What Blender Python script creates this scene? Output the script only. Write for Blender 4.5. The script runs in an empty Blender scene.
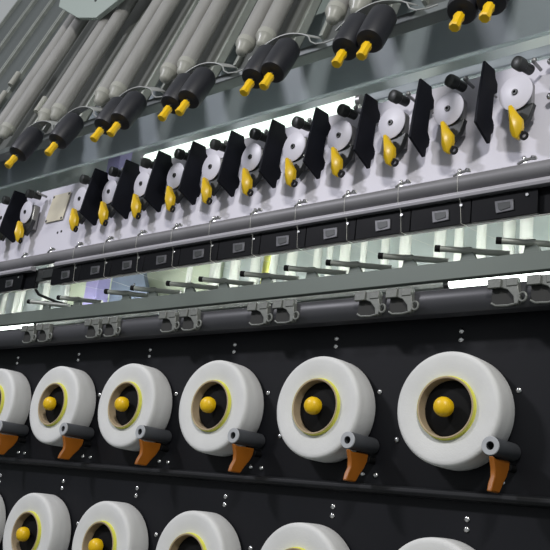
import bpy, bmesh, math, random
from mathutils import Vector, Matrix
random.seed(7)
C = bpy.context.scene.collection
EYE = 1.5                      # height of the camera above the factory floor; machine heights below are relative to it

# ------------------------------------------------------------------ materials
def mat(name, col, rough=.5, metal=0., spec=.5, noise=0., nscale=30., bump=0., bscale=200., stretch=None, emit=None, estr=0., trans=0., sss=0.):
    m = bpy.data.materials.new(name); m.use_nodes = True
    nt = m.node_tree; b = nt.nodes['Principled BSDF']
    lin = [((c/255.)/12.92 if c/255. <= .04045 else ((c/255.+.055)/1.055)**2.4) for c in col]
    b.inputs['Base Color'].default_value = (*lin, 1)
    b.inputs['Roughness'].default_value = rough
    b.inputs['Metallic'].default_value = metal
    b.inputs['Specular IOR Level'].default_value = spec
    tc = nt.nodes.new('ShaderNodeTexCoord'); mp = nt.nodes.new('ShaderNodeMapping')
    nt.links.new(tc.outputs['Object'], mp.inputs['Vector'])
    if stretch: mp.inputs['Scale'].default_value = stretch
    if noise > 0:
        n = nt.nodes.new('ShaderNodeTexNoise'); n.inputs['Scale'].default_value = nscale; n.inputs['Detail'].default_value = 4
        nt.links.new(mp.outputs['Vector'], n.inputs['Vector'])
        r = nt.nodes.new('ShaderNodeValToRGB')
        r.color_ramp.elements[0].position = .3; r.color_ramp.elements[1].position = .7
        r.color_ramp.elements[0].color = (*[c*(1-noise) for c in lin], 1)
        r.color_ramp.elements[1].color = (*[min(1, c*(1+noise)) for c in lin], 1)
        nt.links.new(n.outputs['Fac'], r.inputs['Fac']); nt.links.new(r.outputs['Color'], b.inputs['Base Color'])
        mr = nt.nodes.new('ShaderNodeMapRange')
        mr.inputs['To Min'].default_value = max(.02, rough-.08); mr.inputs['To Max'].default_value = min(1, rough+.08)
        nt.links.new(n.outputs['Fac'], mr.inputs['Value']); nt.links.new(mr.outputs['Result'], b.inputs['Roughness'])
    if bump > 0:
        n2 = nt.nodes.new('ShaderNodeTexNoise'); n2.inputs['Scale'].default_value = bscale; n2.inputs['Detail'].default_value = 3
        nt.links.new(mp.outputs['Vector'], n2.inputs['Vector'])
        bp = nt.nodes.new('ShaderNodeBump'); bp.inputs['Strength'].default_value = bump; bp.inputs['Distance'].default_value = .002
        nt.links.new(n2.outputs['Fac'], bp.inputs['Height']); nt.links.new(bp.outputs['Normal'], b.inputs['Normal'])
    if emit:
        b.inputs['Emission Color'].default_value = (*emit, 1); b.inputs['Emission Strength'].default_value = estr
    if trans: b.inputs['Transmission Weight'].default_value = trans
    if sss:
        b.inputs['Subsurface Weight'].default_value = sss; b.inputs['Subsurface Radius'].default_value = (.01, .01, .009)
    return m

M = dict(
    yarn=mat('yarn', (212, 212, 211), .75, spec=.25, noise=.055, nscale=11, bump=.15, bscale=260, stretch=(1, 5, 1), sss=.15),
    card=mat('cardboard_tube', (168, 150, 122), .8, noise=.1, nscale=40),
    yband=mat('yellow_tube', (214, 212, 84), .55, noise=.05),
    yellow=mat('yellow_plastic', (232, 188, 14), .38, noise=.04, nscale=60),
    lever=mat('lever_plastic', (216, 178, 16), .35, noise=.05, nscale=60),
    hub=mat('hub_rubber', (10, 10, 11), .7, spec=.2, noise=.1),
    panel=mat('panel_black', (15, 16, 21), .55, spec=.25, noise=.14, nscale=5, bump=.04, bscale=500),
    ledge=mat('ledge_black', (26, 27, 30), .55, spec=.3, noise=.12, nscale=8),
    cover=mat('cover_grey', (62, 62, 66), .42, noise=.06, nscale=8),
    cast=mat('cast_metal', (116, 118, 114), .5, metal=.35, noise=.12, nscale=60, bump=.2, bscale=300),
    castshade=mat('cast_recess_shade', (40, 40, 38), .7, noise=.2, nscale=60),
    chrome=mat('chrome', (205, 205, 205), .22, metal=1, noise=.05),
    steel=mat('steel', (150, 150, 150), .38, metal=.8, noise=.1, nscale=20, stretch=(1, 6, 6)),
    pipe=mat('pipe_grey', (122, 121, 124), .5, metal=.15, noise=.08, nscale=12),
    trim=mat('trim_metal', (176, 174, 180), .4, metal=.3, noise=.08, nscale=10, stretch=(.4, 4, 4)),
    rodm=mat('rod_grey', (150, 154, 146), .35, metal=.2, noise=.06),
    channel=mat('channel_green', (100, 108, 102), .5, metal=.2, noise=.07, nscale=9),
    rubber=mat('roller_rubber', (72, 74, 78), .5, noise=.08, nscale=40),
    endring=mat('roller_end', (168, 170, 174), .5, noise=.06),
    orange=mat('orange_arm', (148, 86, 20), .42, noise=.12, nscale=25),
    rail=mat('rail_black', (8, 9, 13), .5, spec=.12, noise=.15, nscale=20),
    window=mat('sensor_window', (84, 84, 88), .35, metal=.2, noise=.25, nscale=60),
    plate=mat('plate_white', (206, 204, 214), .45, spec=.35, noise=.025, nscale=4),
    fin=mat('fin_black', (17, 19, 28), .7, spec=.2, noise=.12, nscale=12, bump=.04, bscale=150),
    disc=mat('disc_white', (206, 204, 214), .4, noise=.02, nscale=20),
    dark=mat('dark_metal', (52, 54, 54), .4, metal=.3, noise=.15, nscale=40),
    beige=mat('beige_plate', (206, 199, 178), .5, noise=.03),
    beam=mat('beam_paint', (138, 147, 152), .5, noise=.04, nscale=4),
    wall=mat('wall_paint', (150, 160, 154), .8, noise=.05, nscale=2),
    back=mat('back_panel', (190, 199, 197), .55, noise=.07, nscale=3),
    backpale=mat('back_panel_pale', (190, 200, 176), .55, noise=.05, nscale=4),
    lav=mat('lavender_paint', (158, 152, 196), .5, noise=.04, nscale=5),
    blue=mat('blue_grey_panel', (118, 130, 146), .45, noise=.1, nscale=7),
    tubepale=mat('pale_tube', (220, 223, 216), .4, noise=.07, nscale=10, stretch=(6, 6, .6)),
    cool=mat('cooling_plate', (112, 114, 110), .42, metal=.3, noise=.12, nscale=9, stretch=(3, .6, .6)),
    cooldark=mat('cooling_plate_dark', (92, 97, 96), .45, metal=.3, noise=.15, nscale=6, stretch=(3, .5, .5)),
    ridge=mat('ridge_metal', (150, 154, 148), .4, metal=.4, noise=.1, nscale=20),
    guide=mat('guide_tube', (150, 149, 146), .4, metal=.2, noise=.1, nscale=14, stretch=(3, .6, .6)),
    ceramic=mat('ceramic_white', (158, 158, 150), .35, noise=.04),
    black=mat('roller_black', (25, 26, 33), .5, noise=.14, nscale=24),
    lid=mat('lid_edge', (150, 152, 150), .45, metal=.1, noise=.05),
    thread=mat('thread', (226, 226, 216), .6),
    cable=mat('cable_black', (24, 26, 24), .5, noise=.1),
    floor=mat('floor_paint', (96, 104, 100), .5, noise=.12, nscale=3),
    ledsoft=mat('led_soft', (225, 240, 230), .4, emit=(.72, .86, .76), estr=1.05),
    ledfill=mat('led_fill', (240, 250, 245), .4, emit=(.98, 1., .97), estr=17),
    led=mat('led', (240, 250, 245), .4, emit=(.90, 1., .93), estr=7),
    ytube=mat('yellow_green_tube', (222, 224, 120), .4, noise=.05),
)

# ------------------------------------------------------------------ mesh helpers
class MB:
    def __init__(s): s.b = bmesh.new()
    def quadbridge(s, rings, closed_u=True):
        for a, b in zip(rings[:-1], rings[1:]):
            n = len(a)
            for i in range(n if closed_u else n-1):
                j = (i+1) % n
                s.b.faces.new((a[i], a[j], b[j], b[i]))
    def box(s, lo, hi, R=None, o=(0, 0, 0)):
        lo = Vector(lo); hi = Vector(hi); o = Vector(o)
        v = []
        for z in (lo.z, hi.z):
            for x, y in ((lo.x, lo.y), (hi.x, lo.y), (hi.x, hi.y), (lo.x, hi.y)):
                p = Vector((x, y, z))
                if R: p = R @ p
                v.append(s.b.verts.new(p+o))
        for f in ((0, 3, 2, 1), (4, 5, 6, 7), (0, 1, 5, 4), (1, 2, 6, 5), (2, 3, 7, 6), (3, 0, 4, 7)):
            s.b.faces.new([v[i] for i in f])
        return s
    def lathe(s, prof, o=(0, 0, 0), d=(0, 1, 0), seg=32, close=False):
        # prof: list of (radius, distance along d)
        o = Vector(o); d = Vector(d).normalized()
        u = d.orthogonal().normalized(); w = d.cross(u)
        rings = []
        for r, t in prof:
            if r < 1e-6:
                rings.append(s.b.verts.new(o+d*t))
            else:
                rings.append([s.b.verts.new(o+d*t+(u*math.cos(2*math.pi*i/seg)+w*math.sin(2*math.pi*i/seg))*r) for i in range(seg)])
        pairs = list(zip(rings[:-1], rings[1:]))
        if close: pairs.append((rings[-1], rings[0]))
        for a, b in pairs:
            for i in range(seg):
                j = (i+1) % seg
                if isinstance(a, list) and isinstance(b, list): s.b.faces.new((a[i], a[j], b[j], b[i]))
                elif isinstance(b, list): s.b.faces.new((a, b[j], b[i]))
                elif isinstance(a, list): s.b.faces.new((a[i], a[j], b))
        return s
    def cyl(s, p0, p1, r, r1=None, seg=20, e=.0008):
        p0 = Vector(p0); p1 = Vector(p1); L = (p1-p0).length; r1 = r if r1 is None else r1
        e = min(e, L*.2, r*.4, r1*.4)
        return s.lathe([(0, 0), (r-e, 0), (r, e), (r1, L-e), (r1-e, L), (0, L)], p0, p1-p0, seg)
    def ball(s, c, r, sc=(1, 1, 1), seg=20):
        k = seg//2
        n0 = len(s.b.verts)
        s.lathe([(r*math.sin(math.pi*i/k), -r*math.cos(math.pi*i/k)) for i in range(k+1)], (0, 0, 0), (0, 0, 1), seg)
        s.b.verts.ensure_lookup_table()
        for v in s.b.verts[n0:]:
            v.co = Vector((v.co.x*sc[0], v.co.y*sc[1], v.co.z*sc[2]))+Vector(c)
        return s
    def path(s, pts, r, seg=8):
        pts = [Vector(p) for p in pts]; rings = []
        t0 = (pts[1]-pts[0]).normalized(); u = t0.orthogonal().normalized()
        for i, p in enumerate(pts):
            t = (pts[min(i+1, len(pts)-1)]-pts[max(i-1, 0)]).normalized()
            u = (u-t*u.dot(t)).normalized(); w = t.cross(u)
            rings.append([s.b.verts.new(p+(u*math.cos(2*math.pi*k/seg)+w*math.sin(2*math.pi*k/seg))*r) for k in range(seg)])
        s.quadbridge(rings)
        s.b.faces.new(list(reversed(rings[0]))); s.b.faces.new(rings[-1])
        return s
    def prism(s, pts, ext):
        ext = Vector(ext)
        a = [s.b.verts.new(Vector(p)) for p in pts]; b = [s.b.verts.new(Vector(p)+ext) for p in pts]
        s.b.faces.new(list(reversed(a))); s.b.faces.new(b)
        n = len(a)
        for i in range(n): s.b.faces.new((a[i], a[(i+1) % n], b[(i+1) % n], b[i]))
        return s
    def build(s, name, m, parent=None, bevel=0., smooth=True, ang=35):
        bmesh.ops.recalc_face_normals(s.b, faces=s.b.faces)
        me = bpy.data.meshes.new(name); s.b.to_mesh(me); s.b.free()
        o = bpy.data.objects.new(name, me); C.objects.link(o)
        me.materials.append(M[m] if isinstance(m, str) else m)
        if smooth:
            for p in me.polygons: p.use_smooth = True
            try: me.set_sharp_from_angle(angle=math.radians(ang))
            except Exception: pass
        if bevel:
            bv = o.modifiers.new('bevel', 'BEVEL'); bv.width = bevel; bv.segments = 2; bv.limit_method = 'ANGLE'; bv.angle_limit = math.radians(35)
        if parent: o.parent = parent
        return o

def tag(o, label, cat, group=None, kind=None):
    o['label'] = label; o['category'] = cat
    if group: o['group'] = group
    if kind: o['kind'] = kind
    return o
def thing(name, label, cat, loc, group=None):
    o = bpy.data.objects.new(name, None); C.objects.link(o); o.location = loc; o.empty_display_size = .05
    return tag(o, label, cat, group)
def struct(name, mb, m, **k):
    o = mb.build(name, m, **k); o['kind'] = 'structure'; return o
def kids(o): return [c for c in C.objects if c.parent == o]
def dup(root, loc, label, group=None):
    def cp(o, parent):
        c = o.copy(); C.objects.link(c); c.parent = parent
        for ch in kids(o): cp(ch, c)
        return c
    r = cp(root, None); r.location = loc; r['label'] = label
    if group: r['group'] = group
    return r
NUM = ['', 'second', 'third', 'fourth', 'fifth', 'sixth', 'seventh', 'eighth', 'ninth', 'tenth', 'eleventh', 'twelfth', 'thirteenth', 'fourteenth']
def nth(i, side='right'): return (side+'most') if i == 0 else NUM[i]+' from the '+side
def H(z): return z+EYE
def arc(f, n): return [f(i/n) for i in range(n+1)]

XL, XR = -3.9, .25      # extent of the machine along its length
P = .3112               # pitch of the winding positions

# ------------------------------------------------------------------ setting
b = MB(); b.box((-7, -3, -.1), (4, 6, 0)); struct('floor', b, 'floor')
b = MB(); b.box((-7, 4.2, 0), (4, 4.3, 5.6)); struct('wall_back', b, 'wall')
b = MB(); b.box((-7.1, -3, 0), (-7, 4.3, 5.6)); struct('wall_left', b, 'wall')

# ------------------------------------------------------------------ black winding panels
def panel(name, z0, z1, label, screws):
    r = thing(name, label, 'machine panel', (XL, 1.52, H(z0)))
    MB().box((0, 0, 0), (XR-XL, .02, z1-z0)).build('sheet', 'panel', r, bevel=.002)
    first = None
    for k in range(0, 9):
        for sx, sz in screws:
            x = sx-P*k
            if x < -3.05: continue
            loc = Vector((x-XL, -.0005, sz-z0))
            if first is None:
                first = MB().ball((0, 0, 0), .0062, (1, .6, 1), 14).build('screw', 'chrome', r); first.location = loc
            else:
                c = first.copy(); C.objects.link(c); c.parent = r; c.location = loc
    return r
panel('black_panel', .0862, .452, 'upper black sheet metal panel holding the higher row of white yarn packages',
      [(-.684, .291), (-.945, .191), (-.990, .117), (-.711, .118), (-.81, .396), (-.81, .414)])
panel('black_panel', -1.5, .0860, 'lower black sheet metal panel holding the bottom row of white yarn packages',
      [(-.779, .047), (-.779, .028), (-.684, -.06), (-.945, -.155)])
b = MB()
pts = [(1.50, .097), (1.494, .093), (1.493, .086), (1.498, .080), (1.5195, .077), (1.5195, .098)]
b.prism([(XL, y, H(z+.009)) for y, z in pts], (XR-XL, 0, -.0115))
tag(b.build('panel_ledge', 'ledge', bevel=.0015), 'long black ledge running between the two rows of yarn packages', 'ledge')

# rounded grey cover above the upper panel
b = MB()
prof = [(1.50, .452), (1.472, .447), (1.46, .437), (1.452, .446), (1.448, .462), (1.449, .482), (1.455, .500), (1.466, .512), (1.482, .518), (1.56, .522), (1.56, .452)]
prof = [(1.505, .440), (1.480, .434), (1.462, .437), (1.452, .447), (1.448, .460), (1.449, .474), (1.455, .483), (1.466, .489), (1.482, .493), (1.56, .498), (1.56, .453), (1.505, .453)]
b.prism([(XL, y, H(z)) for y, z in prof], (XR-XL, 0, 0))
tag(b.build('rounded_cover', 'cover', bevel=.001), 'long rounded dark grey cover along the top edge of the black panel', 'cover')

# ------------------------------------------------------------------ yarn packages, spindles, rollers
def make_package(loc, label, group):
    r = thing('yarn_package', label, 'yarn package', loc, group)
    b = MB()
    b.lathe([(.0603, .0045), (.070, .003), (.085, .0012), (.100, .000), (.1055, .0006), (.1085, .0025), (.1105, .006), (.1113, .014), (.1118, .034), (.1118, .060), (.109, .066), (.062, .066)], (0, 0, 0), (0, 1, 0), 96, close=True)
    b.build('yarn_winding', 'yarn', r, ang=60)
    MB().lathe([(.0560, -.0045), (.0575, -.0055), (.0590, -.0055), (.0598, -.0045), (.0598, .058), (.0560, .058)], (0, 0, 0), (0, 1, 0), 64, close=True).build('paper_tube', 'card', r)
    y = MB().lathe([(.0599, -.0046), (.0603, -.0046), (.0608, .0028), (.0622, .0038), (.0600, .0050)], (0, 0, 0), (0, 1, 0), 64, close=True).build('yellow_edge', 'yband', r)
    y['label'] = 'yellow edge around the tube'
    return r
def make_spindle(loc, label, group):
    r = thing('package_holder', label, 'spindle', loc, group)
    MB().lathe([(0, .015), (.048, .015), (.0550, .018), (.0545, .062), (.03, .0695), (0, .0695)], (0, 0, 0), (0, 1, 0), 48).build('hub', 'hub', r)
    MB().cyl((0, .0, 0), (0, .024, 0), .008).build('shaft', 'hub', r)
    b = MB(); b.lathe([(0, -.026), (.008, -.0252), (.0145, -.022), (.0182, -.016), (.0192, -.008), (.0180, -.001), (.013, .004), (0, .005)], (0, 0, 0), (0, 1, 0), 32)
    c = b.build('knob', 'yellow', r); c['label'] = 'round yellow plastic knob'
    return r
def make_roller(loc, label, group):
    r = thing('press_roller', label, 'roller', loc, group)
    MB().lathe([(.0078, .002), (.0165, .002), (.0172, .004), (.0172, .092), (.015, .096), (.0078, .096)], (0, 0, 0), (0, 1, 0), 36, close=True).build('roller_tube', 'rubber', r)
    MB().lathe([(.0078, 0), (.0160, 0), (.0170, .001), (.0170, .003), (.0078, .003)], (0, 0, 0), (0, 1, 0), 36, close=True).build('end_ring', 'endring', r)
    MB().cyl((0, .030, 0), (0, .099, 0), .0076).build('axle', 'hub', r)
    # curved orange arm standing in the depth plane
    x0 = -.004
    out = [(.002, -.0175), (.016, -.021), (.045, -.0195), (.072, -.0185), (.070, -.034), (.060, -.050), (.046, -.064), (.034, -.0795), (.000, -.0795), (.004, -.066), (.012, -.052), (.011, -.038)]
    b = MB().prism([(x0, y, z) for y, z in out], (.010, 0, 0))
    a = b.build('arm', 'orange', r, bevel=.0025); a['label'] = 'orange brown plastic arm'
    MB().cyl((.001, .074, -.030), (.001, .0985, -.030), .007).build('arm_pivot', 'hub', r)
    return r
zr = (.246, -.104)
p0 = s0 = r0 = None
for row, z in enumerate(zr):
    rw = 'upper' if row == 0 else 'bottom'
    n = 6
    for k in range(n):
        x = -.798-P*k-(.012 if row else 0)
        part = '' if row == 0 else ', cut by the picture edge'
        lab = 'white yarn package in the %s row, %s' % (rw, nth(k))
        g = 'white yarn packages in the %s row' % rw
        loc = (x, 1.45, H(z+(.0016*k if row == 0 else 0)))
        if p0 is None: p0 = make_package(loc, lab, g)
        else: o = dup(p0, loc, lab, g); o.rotation_euler.y = .7*k+2.1*row
        lab = 'spindle with yellow knob inside the %s package of the %s row' % (nth(k), rw)
        g = 'spindles holding the %s row packages' % rw
        if s0 is None: s0 = make_spindle(loc, lab, g)
        else: dup(s0, loc, lab, g)
        if row == 0:
            jit = [.002, .006, .005, .003, .003, .003][k]
            loc = (x+.1065+jit*.6, 1.421, H(.1735+.0018*k))
            lab = 'grey hollow roller on an orange arm pressing the %s upper yarn package' % nth(k)
            if r0 is None: r0 = make_roller(loc, lab, 'press rollers under the upper row')
            else: dup(r0, loc, lab)

# ------------------------------------------------------------------ cast guide brackets on the rounded cover
def make_bracket(loc, label, group):
    r = thing('guide_bracket', label, 'bracket', loc, group)
    b = MB()
    # arched casting: plate on top, hollow below
    b.prism([(-.034, -.012, .010), (-.034, -.012, .026), (.024, -.012, .027), (.026, -.012, .004), (.030, -.012, -.010), (.026, -.012, -.024), (.018, -.012, -.026), (.016, -.012, -.010), (.004, -.012, .004), (-.012, -.012, .010)], (0, .014, 0))
    b.box((-.035, -.016, .008), (-.008, -.008, .027)); b.box((.002, -.014, .010), (.025, -.008, .026))
    b.build('casting', 'cast', r, bevel=.0015)
    MB().prism([(-.032, -.004, -.018), (-.030, -.004, .012), (.006, -.004, .008), (.020, -.004, -.006), (.022, -.004, -.023), (-.022, -.004, -.025)], (0, .008, 0)).build('recess_shade', 'castshade', r, bevel=.001)  # shade of the hollow is put into this piece's dark colour
    MB().path([(-.030, -.006, -.019), (-.020, -.008, -.025), (.004, -.008, -.026), (.026, -.010, -.023)], .0022).build('lip', 'cast', r)
    MB().path(arc(lambda t: (.034+.0075*math.cos(t*2*math.pi), -.010, -.012+.0085*math.sin(t*2*math.pi)), 14), .0024).build('eyelet', 'cast', r)
    return r
br0 = None
for k in range(7):
    for j, dx in ((0, .039), (1, -.039)):
        x = -.640-.306*k+dx
        if k == 6 and j == 1: continue
        lab = 'cast bracket on the rounded cover, %s one of the %s pair' % (('right' if j == 0 else 'left'), nth(k))
        loc = (x, 1.4475, H(.462))
        if br0 is None: br0 = make_bracket(loc, lab, 'cast guide brackets on the rounded cover')
        else: dup(br0, loc, lab)
        if j == 0: pass

# ------------------------------------------------------------------ channel beam, rods
b = MB()
b.prism([(XL, y, H(z)) for y, z in ((1.60, .556), (1.60, .596), (1.612, .599), (1.70, .603), (1.70, .598), (1.606, .592), (1.606, .560), (1.612, .558), (1.612, .553), (1.604, .553))], (XR-XL, 0, 0))
tag(b.build('channel_beam', 'channel', bevel=.0008), 'long grey green channel beam carrying the row of slanting guide rods', 'beam')
def make_rod(loc, label, group):
    r = thing('guide_rod', label, 'guide rod', loc, group)
    d = Vector((.150, .067, -.010))
    MB().cyl(d*.06, d, .0070).build('rod', 'rodm', r)
    MB().cyl((0, 0, 0), d*.075, .0080).build('rod_tip', 'hub', r)
    b = MB(); m = d*.42
    b.prism([(m.x-.016, m.y, -.034), (m.x-.012, m.y, -.018), (m.x-.010, m.y, .006), (m.x+.012, m.y, .004), (m.x+.018, m.y, -.012), (m.x+.030, m.y, -.034)], (0, .012, 0))
    b.build('mount', 'channel', r, bevel=.0015)
    return r
rods = [-.782, -.930, -1.081, -1.234, -1.368, -1.520, -1.677, -1.810, -1.967, -2.090, -2.333, -2.501]
rod0 = None
for k, x in enumerate(rods):
    lab = 'slanting guide rod on the grey channel beam, %s' % nth(k)
    loc = (x, 1.600, H(.632))
    if rod0 is None: rod0 = make_rod(loc, lab, 'slanting guide rods on the channel beam')
    else: dup(rod0, loc, lab)

# ------------------------------------------------------------------ black sensor rails, trim and pipe
for x0, x1, lab in ((-2.305, XR, 'long black rail of sensor blocks under the grey pipe'), (XL, -2.44, 'short left black rail beyond the gap in the sensor row')):
    b = MB(); b.prism([(x0, y, H(z)) for y, z in ((1.5715, .666), (1.5715, .730), (1.582, .733), (1.590, .733), (1.590, .668))], (x1-x0, 0, 0))
    tag(b.build('sensor_rail', 'rail', bevel=.001), lab, 'rail')
b = MB(); b.box((-2.44, 1.575, H(.688)), (-2.305, 1.60, H(.735)))
b.box((-2.40, 1.568, H(.694)), (-2.34, 1.575, H(.722)))
tag(b.build('rail_joint', 'dark', bevel=.002), 'dark joint plate bridging the gap between the two black rails', 'joint')
def make_sensor(loc, label, group):
    r = thing('sensor_block', label, 'sensor', loc, group)
    b = MB(); b.box((-.0745, 0, -.026), (.0745, .0115, .030)); b.build('housing', 'rail', r, bevel=.0012)
    b = MB(); b.prism([(-.020, -.003, .014), (.022, -.003, .013), (.024, -.003, -.012), (-.016, -.003, -.014)], (0, .004, 0)); b.build('window_frame', 'window', r, bevel=.001)
    b = MB(); b.prism([(-.013, -.004, .009), (.015, -.004, .008), (.017, -.004, -.006), (-.004, -.004, -.010), (-.010, -.004, -.006)], (0, .002, 0)); b.build('window_pane', 'dark', r, bevel=.001)
    b = MB(); b.cyl((.052, -.003, .018), (.052, .002, .018), .004, seg=12); b.build('screw', 'chrome', r)
    return r
sen0 = None
xs = [-.748-.1508*k for k in range(11)]+[-2.573]
for k, x in enumerate(xs):
    lab = 'black sensor block with square grey window on the long rail, %s' % nth(k) if k < 11 else 'black sensor block with grey window on the short left rail'
    loc = (x, 1.560, H(.690))
    if sen0 is None: sen0 = make_sensor(loc, lab, 'sensor blocks along the black rail')
    else: dup(sen0, loc, lab)
b = MB()
b.prism([(-2.31, y, H(z)) for y, z in ((1.548, .722), (1.545, .729), (1.549, .737), (1.570, .741), (1.570, .724))], (XR+2.31, 0, 0))
tag(b.build('trim_strip', 'trim', bevel=.001), 'bright metal strip along the top of the long black rail', 'trim strip')
b = MB()
b.prism([(XL, y, H(z)) for y, z in ((1.548, .722), (1.545, .729), (1.549, .737), (1.570, .741), (1.570, .724))], (-2.44-XL, 0, 0))
tag(b.build('trim_strip', 'trim', bevel=.001), 'bright metal strip along the short left black rail', 'trim strip')
b = MB(); b.cyl((XL, 1.562, H(.760)), (XR, 1.562, H(.760)), .019, seg=28)
tag(b.build('long_pipe', 'pipe'), 'long round grey pipe along the foot of the white plate', 'pipe')
def make_clip(loc, label, group):
    r = thing('wire_clip', label, 'clip', loc, group)
    MB().path([(-.020, .004, -.010), (-.018, -.002, .000), (-.006, -.004, .004), (.010, -.004, .006), (.022, -.004, .004)], .0032).build('strap', 'steel', r)
    b = MB(); b.cyl((-.006, 0, .002), (-.006, 0, .010), .0045, seg=14); b.ball((-.006, 0, .011), .0052, seg=12); b.build('screw', 'chrome', r)
    MB().path([(.008, -.004, .004), (.014, -.008, .010), (.022, -.008, .007), (.024, -.006, .002)], .0018).build('hook', 'steel', r)
    return r
clip0 = None
for k in range(13):
    x = -.700-.1508*k
    lab = 'small metal wire clip on the long grey pipe, %s' % nth(k)
    loc = (x, 1.562, H(.782))
    if clip0 is None: clip0 = make_clip(loc, lab, 'wire clips on the long pipe')
    else: dup(clip0, loc, lab)

# ------------------------------------------------------------------ white plate
def py(z): return 1.582+(z-.775)*.14
b = MB()
b.prism([(XL, py(.775), H(.775)), (XL, py(1.058), H(1.058)), (XL, py(1.058)+.02, H(1.062)), (XL, py(.775)+.012, H(.775))], (XR-XL, 0, 0))
tag(b.build('white_plate', 'plate', bevel=.001), 'long shiny white metal plate carrying the discs and black fins', 'plate')
t = thing('name_plate', 'small blank beige plate screwed to the white plate', 'plate', (-2.43, py(.965)-.003, H(.965)))
R8 = Matrix.Rotation(-.139, 4, 'X')
MB().box((-.055, -.004, -.052), (.045, -.001, .058), R8).build('plate_face', 'beige', t, bevel=.001)
for sx in (-.048, .038):
    for sz in (-.046, .050):
        s = MB().ball((0, 0, 0), .005, (1, .5, 1), 10).build('screw', 'dark', t); s.location = R8 @ Vector((sx, -.004, sz))

# ------------------------------------------------------------------ fins and disc units
fin_out = [(1.506, .874), (1.515, .935), (1.534, 1.038), (1.585, 1.041), (1.590, 1.022), (1.601, 1.012), (1.601, .990), (1.586, .978), (1.581, .918), (1.589, .910), (1.592, .898), (1.588, .884), (1.579, .876), (1.577, .854), (1.570, .850)]
def make_fin(loc, label, group):
    r = thing('divider_fin', label, 'fin', loc, group)
    b = MB(); b.prism([(-.003, y-1.58, z-.95) for y, z in fin_out], (.006, 0, 0)); b.build('blade', 'fin', r, bevel=.0012)
    b = MB(); b.cyl((.0, -.004, .03), (.0, .0235, .03), .0028, seg=10); b.build('spacer', 'steel', r)
    b = MB(); b.cyl((.0, .0, -.045), (.0, .0135, -.045), .0028, seg=10); b.build('spacer', 'steel', r)
    return r
def make_unit(loc, label, group):
    r = thing('disc_unit', label, 'tension disc', loc, group)
    # disc faces the aisle, tipped a little
    d = Vector((.10, 1, .06)).normalized()
    MB().lathe([(.006, -.001), (.037, .0005), (.0405, .002), (.0405, .004), (.006, .005)], (0, 0, 0), d, 48, close=True).build('disc', 'disc', r)
    b = MB(); b.lathe([(.0035, -.004), (.0065, -.004), (.0075, -.001), (.0075, .004), (.0035, .004)], (0, 0, 0), d, 20, close=True); b.build('hub', 'dark', r)
    MB().cyl((.0, .002, 0), (.002, .052, .002), .0034, seg=12).build('disc_axle', 'hub', r)
    b = MB(); b.box((-.022, .012, -.060), (.030, .040, .030)); b.build('bracket_block', 'steel', r, bevel=.006)
    b = MB(); b.prism([(-.026, .008, -.030), (.040, .008, -.030), (.030, .008, -.062), (.008, .008, -.085), (-.012, .008, -.070)], (0, .016, 0)); b.build('shade_plate', 'dark', r, bevel=.002)
    # dark cap above the disc
    b = MB(); b.lathe([(0, 0), (.011, 0), (.0145, .002), (.0155, .006), (.0155, .022), (.012, .026), (.012, .052), (0, .052)], (.006, -.014, .066), (.22, 1, .05), 28); b.build('cap', 'dark', r)
    b = MB(); b.ball((.036, .012, .074), .0065, seg=10); b.cyl((.036, .012, .07), (.036, .05, .07), .004); b.build('side_bolt', 'steel', r)
    # yellow lever, a folded drop
    out = [(-.006, -.040), (.002, -.040), (.012, -.058), (.024, -.074), (.026, -.092), (.023, -.106), (.015, -.121), (.004, -.114), (-.002, -.098), (-.004, -.076)]
    b = MB(); cvs = []
    mid = [(.001, -.044), (.004, -.114)]
    v = [b.b.verts.new((x, -.020+(.004 if z < -.06 else 0), z)) for x, z in out]
    w = [b.b.verts.new((x, -.004, z)) for x, z in out]
    c = b.b.verts.new((.010, -.033, -.088))
    n = len(v)
    for i in range(n):
        b.b.faces.new((v[i], v[(i+1) % n], c)); b.b.faces.new((v[i], w[i], w[(i+1) % n], v[(i+1) % n]))
    b.b.faces.new(w)
    l = b.build('lever', 'lever', r, bevel=.0015, ang=60); l['label'] = 'yellow plastic lever'
    b = MB(); b.lathe([(.0045, 0), (.0095, 0), (.0095, .004), (.0045, .004)], (.030, -.016, -.117), (0, 1, 0), 20, close=True); b.build('thread_eye', 'hub', r)
    MB().path([(.026, -.014, -.108), (.018, .0, -.098), (.010, .006, -.08)], .003).build('eye_stem', 'dark', r)
    return r
dz = .951
uk = [k for k in range(14) if k != 11]
dx = {k: -.729-.1515*k for k in uk}
dx.update(zip(uk, [-.728, -.891, -1.044, -1.197, -1.344, -1.494, -1.646, -1.793, -1.942, -2.096, -2.245, -2.552, -2.702]))
u0 = f0 = None; cnt = 0
for i, k in enumerate(uk):
    loc = (dx[k], 1.553, H(dz))
    side = 'right of the beige plate' if k <= 10 else 'left of the beige plate'
    if k <= 10: lab = 'white tension disc with yellow lever, %s on the white plate' % nth(k)
    elif k == 12: lab = 'white tension disc with yellow lever just left of the beige plate'
    else: lab = 'white tension disc cut by the left picture edge'
    if u0 is None: u0 = make_unit(loc, lab, 'tension discs on the white plate')
    else: dup(u0, loc, lab)
    if k in (10, 13): continue
    loc = (dx[k]-.068, 1.58, H(.95))
    if k <= 9: lab = 'black divider fin standing out of the white plate, %s' % nth(cnt)
    else: lab = 'black divider fin left of the beige plate'
    if f0 is None: f0 = make_fin(loc, lab, 'black divider fins on the white plate')
    else: dup(f0, loc, lab)
    cnt += 1
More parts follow.
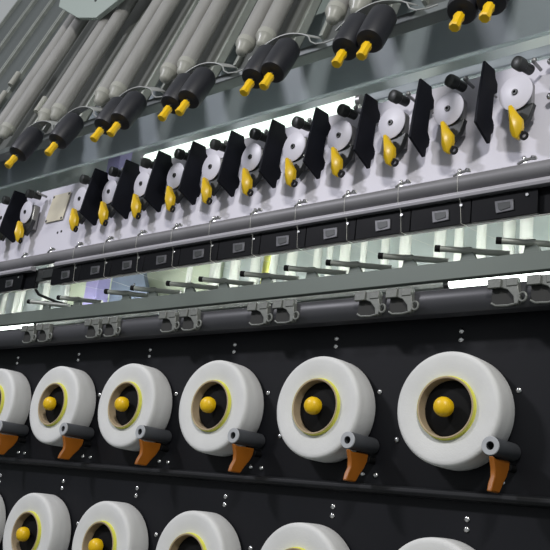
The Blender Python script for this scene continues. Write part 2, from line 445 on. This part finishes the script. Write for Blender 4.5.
# loose fittings right of the last disc
bolts = [(-.668, 1.055-.022), (-.655, .985), (-.662, .940), (-.690, .882)]
b0 = None
for i, (x, z) in enumerate(bolts[:3]):
    lab = ['top', 'middle', 'lowest'][i]+' round bolt on the white plate beside the rightmost disc'
    b = MB(); b.cyl((x, py(z)+.002, H(z)), (x, py(z)-.018, H(z)), .0055, seg=14); b.ball((x, py(z)-.020, H(z)), .0085, (1, .8, 1), 14)
    tag(b.build('round_bolt', 'chrome'), lab, 'bolt', 'round bolts at the right end of the white plate')
for i, (x, z) in enumerate([(-2.375, .868), (-2.395, .866)]):
    b = MB(); b.cyl((x, py(z)+.002, H(z)), (x, py(z)-.0016, H(z)), .0045, seg=12)
    tag(b.build('plate_screw', 'dark'), '%s of two dark screws in the white plate below the beige plate' % ('right' if i == 0 else 'left'), 'screw', 'dark screws below the beige plate')

# ------------------------------------------------------------------ led tubes
def led(x0, x1, y, z, r, lab, m='led'):
    t = thing('led_tube', lab, 'lamp', (x0, y, H(z)))
    L = x1-x0
    MB().cyl((.012, 0, 0), (L-.012, 0, 0), r, seg=20).build('glass_tube', m, t)
    for a in (.03, L*.5, L-.03): MB().box((a-.006, -.002, r*.5), (a+.006, .004, .034 if z < .6 else r+.004)).build('holder', 'steel', t)
    for a, c in ((0, .014), (L-.014, L)): MB().cyl((a, 0, 0), (c, 0, 0), r*1.08, seg=20).build('end_cap', 'steel', t)
led(-2.06, -1.20, 1.645, 1.093, .017, 'bright white led tube along the top edge of the white plate', 'ledsoft')
led(-.93, .15, 1.655, .5625, .0105, 'bright white led tube under the channel beam at right')
led(-3.3, -2.50, 1.655, .563, .007, 'bright led tube under the channel beam at far left')
led(-3.3, .1, 1.86, .640, .012, 'unseen led tube added behind the channel beam to brighten the back panel', 'ledfill')  # hidden behind the channel, added only to brighten the background inside the machine
b = MB(); b.box((-1.19, 1.635, H(1.076)), (XR, 1.66, H(1.104)))
tag(b.build('cable_duct', 'beam', bevel=.004), 'dull grey duct continuing the led tube along the white plate top', 'duct')

# ------------------------------------------------------------------ beam, column, background inside the machine
b = MB(); b.prism([(XL, y, H(z)) for y, z in ((1.76, 1.222), (1.735, 1.40), (1.735, 1.50), (1.90, 1.50), (1.90, 1.31))], (XR-XL, 0, 0))
tag(b.build('cross_beam', 'beam', bevel=.006), 'wide blue grey beam running behind the upper black rollers', 'beam')
b = MB(); b.box((-2.66, 1.94, H(-1.5)), (-2.585, 2.0, H(1.75)))
tag(b.build('upright_column', 'lav', bevel=.003), 'lavender upright column seen through the gap in the black rail', 'column')
b = MB(); b.box((-2.575, 2.01, H(.60)), (-2.22, 2.03, H(.95))); 
t = thing('gusset_panel', 'blue grey panel just right of the lavender column', 'panel', (-2.4, 2.0, H(.6)))
t.location = (-2.4, 2.0, H(.62))
MB().prism([(-.18, 0, 0), (.10, 0, 0), (.10, 0, .10), (.04, 0, .14), (-.03, 0, .28), (-.18, 0, .28)], (0, .02, 0)).build('sheet', 'blue', t, bevel=.002)
for x, z in ((-.06, .05), (-.02, .12), (-.04, .18)):
    MB().ball((x, -.002, z), .006, (1, .6, 1), 10).build('screw', 'chrome', t)
b = MB(); b.box((XL, 2.12, 0), (XR, 2.14, H(1.62)))
tag(b.build('back_panel', 'back', bevel=.002), 'pale grey green back panel behind the machine rails', 'panel')
b = MB(); b.box((XL, 1.80, H(.605)), (XR, 2.12, H(.62)))
tag(b.build('inner_shelf', 'tubepale', bevel=.002), 'pale shelf in front of the grey green back panel', 'shelf')
b = MB(); b.box((-3.02, 2.105, H(.63)), (-2.10, 2.119, H(1.0)))
tag(b.build('inner_cover', 'backpale', bevel=.002), 'pale yellow green cover seen behind the lavender column', 'cover')
# upright tubes in front of the back panel
vt0 = None; rnd = random.Random(3)
xs = []
x = -.62
while x > -2.2:
    xs.append(x); x -= rnd.choice([.07, .085, .10, .06])
x = -2.85
while x > -3.6: xs.append(x); x -= rnd.choice([.08, .10])
for i, x in enumerate(xs):
    rr = rnd.choice([.010, .013, .017])
    if vt0 is None:
        vt0 = MB().cyl((0, 0, 0), (0, 0, .52), .013, seg=16).build('upright_tube', 'tubepale')
        tag(vt0, 'pale upright yarn tube behind the black rail', 'tube', 'pale upright tubes behind the black rail'); o = vt0
    else:
        o = vt0.copy(); C.objects.link(o)
    o.location = (x, 2.00+rnd.uniform(-.03, .03), H(.622)); o.scale = (rr/.013, rr/.013, 1)
b = MB().cyl((-1.614, 1.80, H(.66)), (-1.606, 1.80, H(.80)), .010, seg=16)
tag(b.build('yellow_tube', 'ytube'), 'short yellow green upright tube behind the middle of the black rail', 'tube')
b = MB()
pts = [(-2.60, 1.64, .735), (-2.555, 1.645, .705), (-2.52, 1.65, .672), (-2.46, 1.68, .650), (-2.40, 1.71, .636), (-2.33, 1.74, .630), (-2.24, 1.78, .625)]
b.path([(x, y, H(z)) for x, y, z in pts], .005)
tag(b.build('loose_cable', 'cable'), 'black cable hanging in the gap between the two rails', 'cable')

# ------------------------------------------------------------------ upper rollers with yellow tips
D2 = Vector((0, .45, .893)).normalized()
def make_top(loc, label, group):
    r = thing('guide_roller', label, 'roller', loc, group)
    MB().lathe([(0, -.024), (.0105, -.024), (.0130, -.020), (.0112, -.004), (.0106, .004), (.0124, .013), (.0115, .022), (0, .022)], (0, 0, 0), D2, 8).build('tip', 'yellow', r, ang=25)['label'] = 'yellow plastic tip'
    MB().lathe([(0, .020), (.006, .020), (.006, .034), (0, .034)], (0, 0, 0), D2, 14).build('neck', 'dark', r)
    b = MB()
    for s in (-1, 1): b.box((s*.009-.0015, -.004, .018), (s*.009+.0015, .004, .036), Matrix.Rotation(-.467, 4, 'X'))
    b.build('fork', 'chrome', r)
    MB().lathe([(0, .033), (.018, .033), (.031, .037), (.034, .045), (.035, .10), (.034, .140), (.028, .150), (0, .152)], (0, 0, 0), D2, 28).build('barrel', 'black', r)
    return r
tips = [-.712, -.780, -1.013, -1.082, -1.303, -1.368, -1.602, -1.671, -1.888, -1.965, -2.191, -2.411]
t0 = None
for k, x in enumerate(tips):
    lab = 'black guide roller with yellow tip in the upper row, %s' % nth(k)
    loc = (x-.002, 1.38, H(1.046))
    if t0 is None: t0 = make_top(loc, lab, 'black rollers with yellow tips')
    else: dup(t0, loc, lab)
# curved lids over each pair
def make_lid(loc, label, group):
    r = thing('curved_lid', label, 'lid', loc, group)
    b = MB()
    f = lambda t: (-.115+.205*t, .0, .040*math.sin(math.pi*min(1, t*.98+.02))**.8+.012*t)
    up = arc(f, 16); lo = [(x, y, z-.0025) for x, y, z in reversed(up)]
    b.prism(up+lo, (0, .05, .022)); b.build('lid_sheet', 'lid', r)
    b = MB(); b.path([(.088, .0, .014), (.100, -.004, -.008), (.120, -.006, -.022), (.150, -.004, -.026), (.170, .004, -.018)], .002); b.build('wire_loop', 'lid', r)
    return r
lid0 = None
for k, x in enumerate([-.746, -1.047, -1.336, -1.636, -1.926, -2.20, -2.42]):
    lab = 'thin pale curved lid above the black rollers, %s' % nth(k)
    loc = (x, 1.452, H(1.183))
    if lid0 is None: lid0 = make_lid(loc, lab, 'curved lids over the upper rollers')
    else: dup(lid0, loc, lab)

# ------------------------------------------------------------------ inclined cooling plates and guide tubes above
DU = Vector((0, .345, .938)).normalized()
def make_cool(loc, label, group, m='cool', w=.105, L=1.3):
    r = thing('cooling_plate', label, 'cooling plate', loc, group)
    a = math.atan2(.345, .938); R = Matrix.Rotation(-a, 4, 'X')
    b = MB(); b.box((-w, 0, .012), (w, .02, L), R); b.build('sheet', m, r, bevel=.003)
    for s in (-1, 1):
        MB().box((s*w-.006, -.016, .05), (s*w+.006, .012, L), R).build('ridge', 'ridge', r, bevel=.002)
    return r
def make_tube(loc, label, group):
    r = thing('yarn_guide_tube', label, 'guide tube', loc, group)
    MB().cyl(DU*.045, DU*1.3, .026, seg=24).build('tube', 'guide', r)
    MB().lathe([(0, -.005), (.012, .0), (.016, .004), (.020, .022), (.0275, .032), (.0275, .05), (0, .05)], (0, 0, 0), DU, 20).build('nozzle', 'ceramic', r)
    return r
c0 = g0 = d0 = None
ca = .345/.938
for k in range(7):
    x = -.86-P*k
    loc = (x, 1.53, H(1.20))
    lab = 'inclined grey cooling plate rising behind the upper rollers, %s' % nth(k)
    if c0 is None: c0 = make_cool(loc, lab, 'inclined grey cooling plates')
    else: dup(c0, loc, lab)
    for j, dxx in enumerate((.0, -.075)):
        lab = 'pale inclined guide tube, %s one over the %s grey cooling plate' % (('right', 'left')[j], nth(k))
        loc = (x+.05+dxx, 1.475, H(1.235))
        if g0 is None: g0 = make_tube(loc, lab, 'pale inclined guide tubes')
        else: dup(g0, loc, lab)
for k in range(4):
    x = -2.955-.235*k
    loc = (x, 1.55, H(1.25))
    lab = 'dark ridged cooling plate at upper left, %s of the dark ones' % nth(k)
    if d0 is None: d0 = make_cool(loc, lab, 'dark cooling plates at upper left', 'cooldark', .108, 1.35)
    else: dup(d0, loc, lab)
# short ceramic pins on the dark plates
cp0 = None
for k, (x, z) in enumerate([(-2.80, 1.48), (-2.80, 1.58), (-3.03, 1.52), (-3.03, 1.63), (-2.62, 1.36)]):
    y = 1.55+(z-1.25)*ca-.035
    if cp0 is None: cp0 = MB().cyl((0, 0, 0), DU*.075, .012, seg=14).build('ceramic_pin', 'ceramic'); o = cp0
    else: o = cp0.copy(); C.objects.link(o)
    o.location = (x, y, H(z))
    tag(o, 'short white pin in front of the dark plates, %s of five' % nth(k, 'right'), 'pin', 'short white pins at upper left')
# pale mounting sheet at the top
t = thing('mounting_sheet', 'pale sheet with dark screws at the top of the cooling plates', 'panel', (-2.44, 1.61, H(1.775)))
MB().prism([(-.27, 0, .30), (-.27, 0, .10), (-.12, 0, .0), (.0, 0, -.04), (.20, 0, .02), (.32, 0, .10), (.32, 0, .30)], (0, .02, 0)).build('sheet', 'wall', t, bevel=.002)
for x, z in ((-.02, .045), (.045, .035), (.26, .10)):
    MB().ball((x, -.001, z), .008, (1, .5, 1), 10).build('screw', 'dark', t)
b = MB(); b.box((XL, 1.504, H(1.185)), (XR, 1.548, H(1.209)))
tag(b.build('roller_carrier', 'cooldark', bevel=.003), 'long grey bar carrying the black rollers below the cooling plates', 'bar')

# ------------------------------------------------------------------ threads
def thread(pts, lab, g, r=.0007):
    b = MB().path([(x, y, H(z)) for x, y, z in pts], r, 5)
    tag(b.build('yarn_thread', 'thread'), lab, 'thread', g)
for k, x in enumerate(rods[:10]):
    xc = -.700-.1508*(k+1)
    thread([(xc, 1.562, .7875), (xc, 1.545, .782), (xc+.001, 1.5405, .760), (xc+.002, 1.542, .735), (xc+.004, 1.5535, .715), (xc+.008, 1.5545, .664), (xc+.03, 1.575, .652), (x, 1.5935, .634), (x, 1.600, .634)],
           'fine white thread running from the pipe down to the %s guide rod' % nth(k), 'threads between pipe and guide rods', .00032)

# ------------------------------------------------------------------ lights: two overhead lamps, right and left along the aisle
def area(name, loc, target, sx, sy, e, col):
    d = bpy.data.lights.new(name, 'AREA'); d.shape = 'RECTANGLE'; d.size = sx; d.size_y = sy; d.energy = e; d.color = col
    o = bpy.data.objects.new(name, d); C.objects.link(o); o.location = loc
    o.rotation_euler = (Vector(target)-Vector(loc)).to_track_quat('-Z', 'Y').to_euler()
    return o
area('aisle_light', (.9, -1.3, EYE+2.7), (-1.2, 1.5, EYE+.4), .5, .3, 92, (1, .98, .94))
area('hall_light', (-3.3, -1.3, EYE+2.7), (-1.4, 1.5, EYE+.4), .5, .3, 66, (.93, .92, 1))

w = bpy.data.worlds.new('world'); bpy.context.scene.world = w; w.use_nodes = True
bg = w.node_tree.nodes['Background']; bg.inputs['Color'].default_value = (.82, .86, .88, 1); bg.inputs['Strength'].default_value = .42

# ------------------------------------------------------------------ camera
cx, cn, cv = (0.769, 0.629, 0.110), (0.096, -0.283, 0.954), (-0.632, 0.723, 0.278)
def ortho():
    xl = Vector((-1035, -129, 850)).normalized(); n = Vector((739, -333, 850)); n = (n-xl*n.dot(xl)).normalized()
    v = xl.cross(n)
    if v.y < 0: v = -v
    return -xl, n, v
Xc, Nc, Vc = ortho()
cam = bpy.data.cameras.new('camera'); co = bpy.data.objects.new('camera', cam); C.objects.link(co)
cam.sensor_width = 36; cam.lens = 850/550*36; cam.clip_start = .02
r = Vector((Xc.x, Nc.x, Vc.x)); u = Vector((Xc.y, Nc.y, Vc.y)); b_ = -Vector((Xc.z, Nc.z, Vc.z))
co.matrix_world = Matrix(((r.x, u.x, b_.x, 0), (r.y, u.y, b_.y, 0), (r.z, u.z, b_.z, EYE), (0, 0, 0, 1)))
S = bpy.context.scene; S.camera = co
S.view_settings.view_transform = 'Standard'; S.view_settings.look = 'None'; S.view_settings.gamma = 1; S.view_settings.exposure = 0
